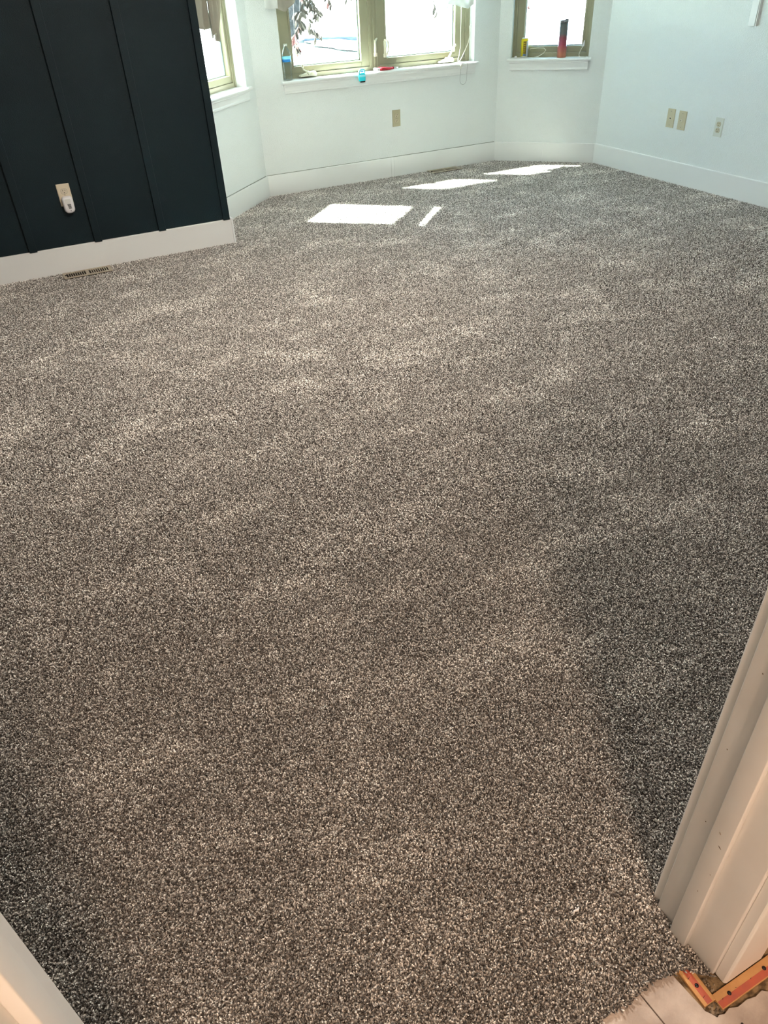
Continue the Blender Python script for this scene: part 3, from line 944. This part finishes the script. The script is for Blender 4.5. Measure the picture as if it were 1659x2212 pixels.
tag(c2, 'short thin white cable at the right end of right sill', 'cable')
root = empty('plastic_tab', (onR(0.708, 0.086).x, onR(0.708, 0.086).y, 0.888), AR)
tag(root, 'tiny white wedge-shaped tab stuck on the small right window frame', 'plastic tab')
b = MB(); b.prism([(-0.016, 0.0), (0.008, 0.0), (0.012, 0.018), (0.012, 0.042), (0.006, 0.046), (-0.004, 0.020)], 'y', -0.012, 0.004); b.build('housing', M['whiteplastic'], root, False, 0.002)

# ------------------------------------------------------------------ floor and carpet
fl = bpy.data.meshes.new('floor')
b = MB(); b.box(-3.2, XR+0.1, -3.0, YC+0.1, -0.05, -0.018)
floor = struct(b.build('floor', M['subfloor']), 'bare dirty subfloor and stone-look vinyl tiles in the doorway')
def tile(pts, ztop=-0.0095):
    b = MB(); b.prism(pts, 'z', -0.018, ztop); return b.build('tile', M['vinyl'], floor, False, 0.0006)
g = 0.0012
# tiles on a 0.305 grid; seam near x=.61 (slightly slanted), row seams y=-0.11 and 0.195(hidden beyond)
tile([(0.305+g, -0.110+g), (0.640-g, -0.110+g), (0.600-g, 0.330), (0.305+g, 0.330)])
rag = [(0.600+g, 0.330), (0.640+g, -0.110+g)]
tile([(0.640+g, -0.110+g), (0.945-g, -0.110+g), (0.945-g, 0.192), (0.900, 0.196), (0.860, 0.190), (0.842, 0.176), (0.822, 0.182), (0.800, 0.199), (0.782, 0.197), (0.765, 0.201), (0.742, 0.200), (0.727, 0.206), (0.712, 0.203), (0.703, 0.2065), (0.697, 0.205), (0.692, 0.214), (0.686, 0.222), (0.684, 0.240), (0.681, 0.262), (0.678, 0.290), (0.676, 0.330), (0.600+g, 0.330)])
for i in range(-10, 1):
    for jx in range(0, 1): pass
for i, x0 in enumerate([-0.305, 0.0]):
    tile([(x0+g, -0.110+g), (x0+0.305-g, -0.110+g), (x0+0.305-g, 0.330), (x0+g, 0.330)])
tl = None
for ix in range(-4, 6):
    for iy in range(1, 4):
        x0 = ix*0.305; y1 = -0.110 - (iy-1)*0.305
        if tl is None:
            tl = tile([(g, g), (0.305-g, g), (0.305-g, 0.305-g), (g, 0.305-g)]); o = tl
        else:
            o = tl.copy(); COL.objects.link(o)
        o.location = (x0, y1-0.305, 0)

# tack strips
def tack(name, x0, y0, length, ang, label, nails, width=0.0265):
    root = empty(name, (x0, y0, -0.018), ang)
    tag(root, label, 'tack strip', 'tack strips by the door frame')
    b = MB(); b.box(0, length, 0, width, 0, 0.0068, 0.0006, 1); b.build('strip', M['stripwood'], root)
    rr = random.Random(int(length*1000))
    b = MB()
    x = 0.002
    b.box(0.001, length-0.001, width*0.28 if ang else width*0.06, width*0.72 if ang else width*0.50, 0.0066, 0.00705)
    b.build('ink_band', M['stripred'], root)
    for nx in nails:
        b = MB(); b.lathe([(0.0038, 0.0068), (0.0036, 0.0080), (0.0001, 0.0084)], 14, nx, width*0.52); b.build('nail', M['nail'], root, True)
    b = MB()
    xx = 0.012
    while xx < length:
        b.tube([(xx, width*(0.2+0.6*rr.random()), 0.0068), (xx+0.001, width*0.5, 0.011)], [0.0005, 0.0001], 5)
        xx += 0.035
    b.build('tack_pins', M['nail'], root)['kind'] = 'stuff'
    return root
tack('tack_strip', 0.7175, 0.2270, 0.170, math.pi/2, 'short tack strip piece running under the carpet edge beside the door frame', [0.032, 0.14])
tack('tack_strip', 0.7160, 0.2090, 0.32, 0.0, 'long tack strip along the hall side of the door frame', [0.030, 0.118, 0.26])
tack('tack_strip', 0.8400, 0.020, 0.172, math.pi/2, 'tack strip piece cut off by the right frame edge', [0.06, 0.15])
# adhesive lumps in the corner
root = empty('adhesive_rubble', (0.722, 0.245, -0.018), 0)
tag(root, 'dark crumbs of old adhesive at the corner of the door frame', 'debris', kind='stuff')
rr = random.Random(8)
b = MB()
for i in range(70):
    if i < 40: cx, cy = 0.700+rr.random()*0.036, 0.208+rr.random()*0.018
    elif i < 60: cx, cy = 0.722+rr.random()*0.014, 0.235+rr.random()*0.05
    else: cx, cy = 0.690+rr.random()*0.02, 0.205+rr.random()*0.03
    r = 0.0012+rr.random()*0.0030
    b.lathe([(0.0001, -r*0.2), (r, 0.0), (r*0.8, r*0.6), (0.0001, r)], 6, cx-0.722, cy-0.245)
b.build('crumbs', M['debris'], root)['kind'] = 'stuff'
rr = random.Random(2)
for (x, y, s, lab) in ((0.7475, 0.1985, 0.0045, None), (0.726, 0.176, 0.005, 'dark chip of grime on the vinyl tile at the bottom right')):
    if lab:
        b = MB(); b.lathe([(0.0001, 0.0), (s, 0.0), (s*0.7, s*0.5), (0.0001, s*0.6)], 7, squash=0.6)
        o = b.build('grime_chip', M['nail']); o.location = (x, y, -0.0095); o.rotation_euler = (0, 0, 0.9); tag(o, lab, 'debris')

# carpet: backing sheet + pile tufts
CE = 0.292   # carpet edge in the doorway
def edge_y(x):
    return CE + 0.004*math.sin(x*23) + 0.003*math.sin(x*61+1)
root = empty('carpet', (2.0, 3.0, -0.018), 0)
tag(root, 'grey-brown flecked cut-pile carpet covering the whole room', 'carpet')
b = MB()
out = [(XJL+0.002, 0.355), (XJL+0.002, 0.295)]
out = [(XJL+0.0005, 0.41)] + [(x, edge_y(x)+0.003) for x in sm(30, XJL+0.0005, 0.694)] + [(0.712, 0.285), (0.728, 0.268), (0.7395, 0.262), (0.7395, 0.41)]
b.prism([(x-2, y-3) for x, y in out], 'z', 0.0, 0.013)
b.box(-3.0-2, XR-0.001-2, 0.40-3, YD-0.006-3, 0.0001, 0.0131)
b.build('backing', M['carpet'], root)
b = MB()
b.prism([(x-2, y-3) for x, y in [(XD+0.012, YD-0.006), (XR-0.001, YD-0.006), (XR-0.001, Y3-0.004), (X2, YC-0.008), (X1, YC-0.008), (XD+0.012, C0.y)]], 'z', 0.0001, 0.0131)
b.build('backing', M['carpet'], root)

def in_room(x, y):
    ok = (y > 0.395) & (x < XR-0.018) & (x > -3)
    ok &= ~((y > YD-0.020) & (x < XD+0.021))
    ok &= y < YC-0.019
    ok &= (x + y) < (X2 + YC) - 0.027 + (0)*(x)
    ok &= ((y - x) < (C0.y - XD) - 0.027) | (x < XD)
    ok |= (y <= 0.42) & (y > CE + 0.004*np.sin(x*23) + 0.003*np.sin(x*61+1)) & (x > XJL+0.002) & (x < XJR-0.004)
    ok |= (y <= 0.30) & (y > 0.252+ (0.7395-x)*0.9) & (x > 0.700) & (x < XJR-0.002)
    # stop boards
    ok &= ~((y < 0.356) & (y > 0.314) & ((x > XJR-0.016) | (x < XJL+0.016)))
    # registers
    for rx, ry in ((0.372, 5.062), (3.680, 6.150)):
        ok &= ~((np.abs(x-rx) < 0.150) & (np.abs(y-ry) < 0.059))
    return ok
rng = np.random.default_rng(7)
P_all, S_all = [], []
Rn = np.array(R2); Un = np.array(U2); Fn = np.array(F)
bands = [(0.2, 1.6, 0.0034, 0.95), (1.6, 2.6, 0.0045, 1.12), (2.6, 3.8, 0.0057, 1.4), (3.8, 6.3, 0.0072, 1.75)]
for (ya, yb, sp, sc) in bands:
    xs = np.arange(-1.6, 5.0, sp); ys = np.arange(ya, yb, sp)
    X, Y = np.meshgrid(xs, ys)
    X = X.ravel() + rng.uniform(-.5, .5, X.size)*sp; Y = Y.ravel() + rng.uniform(-.5, .5, Y.size)*sp
    D = np.stack([X, Y, np.full_like(X, -1.5)], 1)
    zc = D @ Fn; px = (D @ Rn)/zc*FPX; py = (D @ Un)/zc*FPX
    mg = 130
    keep = (zc > 0.1) & (np.abs(px) < W/2+mg) & (np.abs(py) < H/2+mg) & in_room(X, Y)
    P_all.append(np.stack([X[keep], Y[keep]], 1)); S_all.append(np.full(keep.sum(), sc))
PP = np.concatenate(P_all); SS = np.concatenate(S_all)
N = len(PP)
# brushed pile: smooth lean field from a few random waves
lx = np.zeros(N); ly = np.zeros(N)
for k in range(14):
    a = rng.uniform(0, 2*np.pi); f = rng.uniform(2.0, 11.0)
    kx, ky = f*np.cos(a)*0.8, f*np.sin(a)*1.3
    ph = rng.uniform(0, 6.28, 2)
    amp = 1.0/(1+f*0.12)
    lx += amp*np.sin(kx*PP[:, 0]+ky*PP[:, 1]+ph[0]); ly += amp*np.sin(ky*PP[:, 0]-kx*PP[:, 1]+ph[1])
lx *= 0.10; ly *= 0.10
rot = np.stack([ly + rng.normal(0, .58, N), lx + rng.normal(0, .58, N), rng.uniform(0, 6.28, N)], 1)
scl = (SS*rng.uniform(0.75, 1.25, N))
zz = rng.uniform(-0.0015, 0.0015, N) - 0.0055
pos = np.zeros((N, 3), dtype=np.float32)
pos[:, 0] = PP[:, 0]-2; pos[:, 1] = PP[:, 1]-3; pos[:, 2] = zz+0.018
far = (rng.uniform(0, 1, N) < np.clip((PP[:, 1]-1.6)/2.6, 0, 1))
s3 = np.stack([scl, scl, np.minimum(scl, 1.15)], 1)
def pile_object(sel, m):
    n = int(sel.sum())
    me = bpy.data.meshes.new('pile')
    me.vertices.add(n)
    me.vertices.foreach_set('co', pos[sel].ravel())
    at = me.attributes.new('rot', 'FLOAT_VECTOR', 'POINT'); at.data.foreach_set('vector', rot[sel].astype(np.float32).ravel())
    at = me.attributes.new('scl', 'FLOAT_VECTOR', 'POINT'); at.data.foreach_set('vector', s3[sel].astype(np.float32).ravel())
    pile = bpy.data.objects.new('pile', me)
    COL.objects.link(pile); pile.parent = root
    pile['kind'] = 'stuff'
    # tuft: small twisted blunt strand
    tb = bmesh.new()
    lv = [(0.0009, 0.0, 0), (0.0016, 0.0032, 40), (0.0014, 0.0064, 100), (0.0005, 0.0086, 150)]
    rings = []
    for r, z, tw in lv:
        rings.append([tb.verts.new((r*math.cos(math.radians(tw+90*k))*(1.25 if k % 2 else 0.8), r*math.sin(math.radians(tw+90*k)), z)) for k in range(4)])
    for i in range(3):
        for k in range(4): tb.faces.new((rings[i][k], rings[i][(k+1) % 4], rings[i+1][(k+1) % 4], rings[i+1][k]))
    tb.faces.new(rings[-1])
    tm = bpy.data.meshes.new('tuft'); tb.to_mesh(tm); tb.free()
    ha = tm.attributes.new('height', 'FLOAT', 'POINT')
    for i, v_ in enumerate(tm.vertices): ha.data[i].value = v_.co.z/0.0086
    tm.materials.append(m)
    tuft = bpy.data.objects.new('tuft', tm)      # source only: not linked to the scene
    ng = bpy.data.node_groups.new('pile_nodes', 'GeometryNodeTree')
    ng.interface.new_socket('Geometry', in_out='INPUT', socket_type='NodeSocketGeometry')
    ng.interface.new_socket('Geometry', in_out='OUTPUT', socket_type='NodeSocketGeometry')
    gi = ng.nodes.new('NodeGroupInput'); go = ng.nodes.new('NodeGroupOutput')
    oi = ng.nodes.new('GeometryNodeObjectInfo'); oi.inputs['Object'].default_value = tuft
    ip = ng.nodes.new('GeometryNodeInstanceOnPoints')
    ra = ng.nodes.new('GeometryNodeInputNamedAttribute'); ra.data_type = 'FLOAT_VECTOR'; ra.inputs[0].default_value = 'rot'
    sa = ng.nodes.new('GeometryNodeInputNamedAttribute'); sa.data_type = 'FLOAT_VECTOR'; sa.inputs[0].default_value = 'scl'
    ng.links.new(gi.outputs[0], ip.inputs['Points'])
    ng.links.new(oi.outputs['Geometry'], ip.inputs['Instance'])
    ng.links.new(ra.outputs[0], ip.inputs['Rotation'])
    ng.links.new(sa.outputs[0], ip.inputs['Scale'])
    ng.links.new(ip.outputs[0], go.inputs[0])
    md = pile.modifiers.new('pile', 'NODES'); md.node_group = ng
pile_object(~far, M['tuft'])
pile_object(far, M['tuft_far_lit'])
print('tufts', N)

# lint scraps on the carpet
for k, (x, y, s, lab) in enumerate(((0.590, 0.460, 0.010, 'small white scrap of lint on the carpet near the right door frame'),
                                    (0.964, 0.667, 0.007, 'thin pale thread scrap on the carpet beside the right door frame'),
                                    (1.132, 4.031, 0.006, 'tiny white lint speck on the carpet in front of the dark wall'))):
    r = random.Random(k)
    b = MB()
    b.tube([(-s, -0.3*s, 0.0005), (-0.4*s, 0.25*s, 0.0025), (0.3*s, 0.05*s, 0.003), (s, 0.5*s, 0.001)], [0.0006, 0.0022 if k == 0 else 0.0010, 0.0030 if k == 0 else 0.0010, 0.0005], 8)
    o = b.build('lint_scrap', M['lint'], None, True); o.location = (x, y, 0.0015)
    tag(o, lab, 'lint')

# ------------------------------------------------------------------ lamps' fixtures (outside the frame)
for (nm, x, y, r, lab) in (('ceiling_light', 0.08, -1.00, 0.19, 'round flush ceiling light in the hall behind the camera'), ('ceiling_light', 1.2, 2.6, 0.24, 'round flush ceiling light in the middle of the room')):
    root = empty(nm, (x, y, CEIL), 0); tag(root, lab, 'ceiling light')
    b = MB(); b.lathe([(r, -0.03), (r, -0.001), (0.0001, -0.0005)], 32); b.build('base', M['trim'], root, True)
    b = MB(); b.lathe([(r*0.92, -0.034), (r, -0.033), (r, -0.027)], 32); b.build('ring', M['trim'], root, True)

# ------------------------------------------------------------------ outdoors
gm = bmesh.new()
nx, ny = 40, 60
gx = [-40 + 110*i/nx for i in range(nx+1)]
gy = [5.0 + 4*j/20 for j in range(21)] + [9 + 3*j/10 for j in range(1, 11)] + [12 + 2.2*j + j*j*0.1 for j in range(1, 26)]
def gz(x, y):
    if y < 6.8: return 0.15
    t = min((y-6.8)/5.2, 1)
    return 0.15 + 0.52*t*t*(3-2*t) + 0.0*x
V = [[gm.verts.new((x, y, gz(x, y))) for x in gx] for y in gy]
for j_ in range(len(gy)-1):
    for i_ in range(nx):
        gm.faces.new((V[j_][i_], V[j_][i_+1], V[j_+1][i_+1], V[j_+1][i_]))
gme = bpy.data.meshes.new('yard'); gm.to_mesh(gme); gm.free(); gme.materials.append(M['gravel'])
yard = bpy.data.objects.new('yard_ground', gme); COL.objects.link(yard)
for v_ in gme.vertices:
    if v_.co.y < 6.8: v_.co.z = 0.15
struct(yard, 'sunlit pale ground outside the windows')
# cut the part under the room: keep ground only beyond the walls
bmx = bmesh.new(); bmx.from_mesh(gme)
dl = [f for f in bmx.faces if f.calc_center_median().y < 6.75 and -3.5 < f.calc_center_median().x < 5.4]
bmesh.ops.delete(bmx, geom=dl, context='FACES'); bmx.to_mesh(gme); bmx.free()

# dark patch painted as the tree's dappled shade on the ground
b = MB()
rr = random.Random(5)
ring = []
for i in range(36):
    a = 2*math.pi*i/36
    ring.append((5.02 + (0.36+0.14*rr.random())*math.cos(a), 11.45 + (0.75+0.15*rr.random())*math.sin(a)))
vv = [b.bm.verts.new((x, y, gz(x, y)+0.02)) for x, y in ring]
cv = b.bm.verts.new((5.02, 11.45, gz(5.02, 11.45)+0.05))
for i in range(36): b._f([vv[i], vv[(i+1) % 36], cv])
b.build('ground_shade_patch', M['ground_shade']); mo = bpy.data.objects['ground_shade_patch']
tag(mo, 'dappled grey patch painted as tree shade on the ground outside', 'ground_shade', kind='stuff')

def ray_pt(px, py, yplane):
    d = F + R2*((px-W/2)/FPX) - U2*((py-H/2)/FPX)
    t = yplane/d.y
    return EYE + d*t
tree = empty('tree', (4.40, 12.0, 0.66), 0)
tag(tree, 'grey-barked tree with drooping reddish leafy twigs outside the wide window', 'tree')
TL = Vector((4.40, 12.0, 0.66))
b = MB()
tp = [Vector((0.0, 0, -0.15)), Vector((0.03, 0, 0.1)), Vector((0.20, 0.02, 0.5)), Vector((0.34, 0.0, 1.2)), Vector((0.08, -0.1, 2.2)), Vector((-0.05, -0.3, 3.4)), Vector((-0.3, -0.8, 4.6)), Vector((-0.9, -1.8, 5.4))]
b.tube(tp, [0.21, 0.20, 0.22, 0.25, 0.25, 0.21, 0.17, 0.12], 20)
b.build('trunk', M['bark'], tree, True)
# leaf meshes
def leafmesh(m):
    bm_ = bmesh.new()
    pr = [(0, 0), (0.010, 0.18), (0.016, 0.45), (0.012, 0.75), (0.0, 1.0)]
    Lf, Rf, Cn = [], [], []
    for w, t in pr:
        z = -0.075*t
        Cn.append(bm_.verts.new((0, -0.010*math.sin(t*3), z)))
        if 0 < t < 1:
            Lf.append(bm_.verts.new((-w, 0.004, z))); Rf.append(bm_.verts.new((w, 0.004, z)))
    bm_.faces.new((Cn[0], Lf[0], Cn[1])); bm_.faces.new((Cn[0], Cn[1], Rf[0]))
    for i in range(2):
        bm_.faces.new((Cn[i+1], Lf[i], Lf[i+1], Cn[i+2])); bm_.faces.new((Cn[i+1], Cn[i+2], Rf[i+1], Rf[i]))
    bm_.faces.new((Cn[3], Lf[2], Cn[4])); bm_.faces.new((Cn[3], Cn[4], Rf[2]))
    d = bpy.data.meshes.new('leaf'); bm_.to_mesh(d); bm_.free(); d.materials.append(m); return d
LM, LMR = leafmesh(M['leaf']), leafmesh(M['leafred'])
leafcount = 0
def twig(pix, yp, n, red=0.0, droop=0.3, sc=1.0):
    """twig through photograph pixels at plane y=yp, leaves hanging along it"""
    global leafcount
    pts = [ray_pt(px, py, yp + 0.05*k) for k, (px, py) in enumerate(pix)]
    # lead back up and out of view to the tree crown
    first = pts[0]
    pts = [first + Vector((0.15, 0.25, 0.55)), first + Vector((0.06, 0.10, 0.25))] + pts
    b = MB(); b.tube([p - TL for p in pts], [0.006]*2 + [0.004]*(len(pts)-2), 6)
    br = b.build('branch', M['bark'], tree, True)
    r = random.Random(int(pix[0][0])*7 + n)
    seg = pts[2:]
    for i in range(n):
        t = i/(max(n-1, 1))*(len(seg)-1)
        k = min(int(t), len(seg)-2); f = t-k
        pnt = seg[k].lerp(seg[k+1], f)
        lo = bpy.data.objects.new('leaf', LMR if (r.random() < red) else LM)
        COL.objects.link(lo); lo.parent = br
        lo.location = pnt - TL + Vector((r.uniform(-.02, .02), r.uniform(-.02, .02), 0))
        s = sc*r.uniform(0.8, 1.35)
        lo.scale = (s, s, s)
        lo.rotation_euler = (r.uniform(-.5, .5), r.uniform(-0.9, 0.9), r.uniform(0, 6.28))
        leafcount += 1
YP = 8.2
twig([(655, -20), (652, 12), (650, 30), (648, 50), (640, 66), (632, 84)], YP, 30, 0.2)
twig([(648, 20), (643, 35), (648, 55), (656, 50)], YP+.1, 14, 0.1)
twig([(636, 72), (640, 84), (637, 96), (640, 104)], YP, 13, 0.85, sc=1.15)
twig([(668, -15), (672, 8), (680, 22), (686, 33)], YP+.2, 16, 0.05)
twig([(660, -15), (662, 5), (670, 10), (676, 4)], YP+.1, 12, 0.05)
twig([(664, 40), (670, 56), (680, 66), (684, 80)], YP+.15, 7, 0.05, sc=0.95)
twig([(676, 62), (686, 66), (692, 76)], YP+.15, 7, 0.05, sc=0.9)
twig([(702, -25), (706, -10), (716, 4)], YP+.3, 7, 0.1)
twig([(742, -30), (746, -15), (750, -4)], YP+.3, 4, 0.1)
twig([(930, -10), (936, 8), (940, 20), (944, 32)], YP+.4, 7, 0.2, sc=0.9)
twig([(1134, -20), (1136, -2), (1137, 10)], YP-.9, 6, 0.9, sc=0.9)
# unseen leaf mass added overhead to shade the upper part of the wide window
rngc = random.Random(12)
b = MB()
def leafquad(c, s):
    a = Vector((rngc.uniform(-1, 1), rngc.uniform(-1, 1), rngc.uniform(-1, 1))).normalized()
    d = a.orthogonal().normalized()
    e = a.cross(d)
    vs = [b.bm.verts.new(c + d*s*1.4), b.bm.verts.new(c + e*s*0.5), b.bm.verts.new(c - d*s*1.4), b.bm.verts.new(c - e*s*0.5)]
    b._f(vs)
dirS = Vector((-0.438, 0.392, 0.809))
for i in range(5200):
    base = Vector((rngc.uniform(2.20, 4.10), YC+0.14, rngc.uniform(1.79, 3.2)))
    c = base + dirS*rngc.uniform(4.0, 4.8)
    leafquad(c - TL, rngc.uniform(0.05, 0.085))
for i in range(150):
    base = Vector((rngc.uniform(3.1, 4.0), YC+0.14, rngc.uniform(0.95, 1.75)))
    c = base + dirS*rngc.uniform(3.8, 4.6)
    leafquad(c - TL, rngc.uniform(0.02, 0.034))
o = b.build('sun_block_crown', M['leaf'], tree); o['kind'] = 'stuff'
b = MB()
b.tube([Vector((-0.9, -1.8, 5.4)), Vector((-1.8, -3.0, 5.2)), Vector((-3.0, -4.1, 5.0))], [0.12, 0.08, 0.03], 10)
b.build('branch', M['bark'], tree, True)
print('leaves', leafcount)
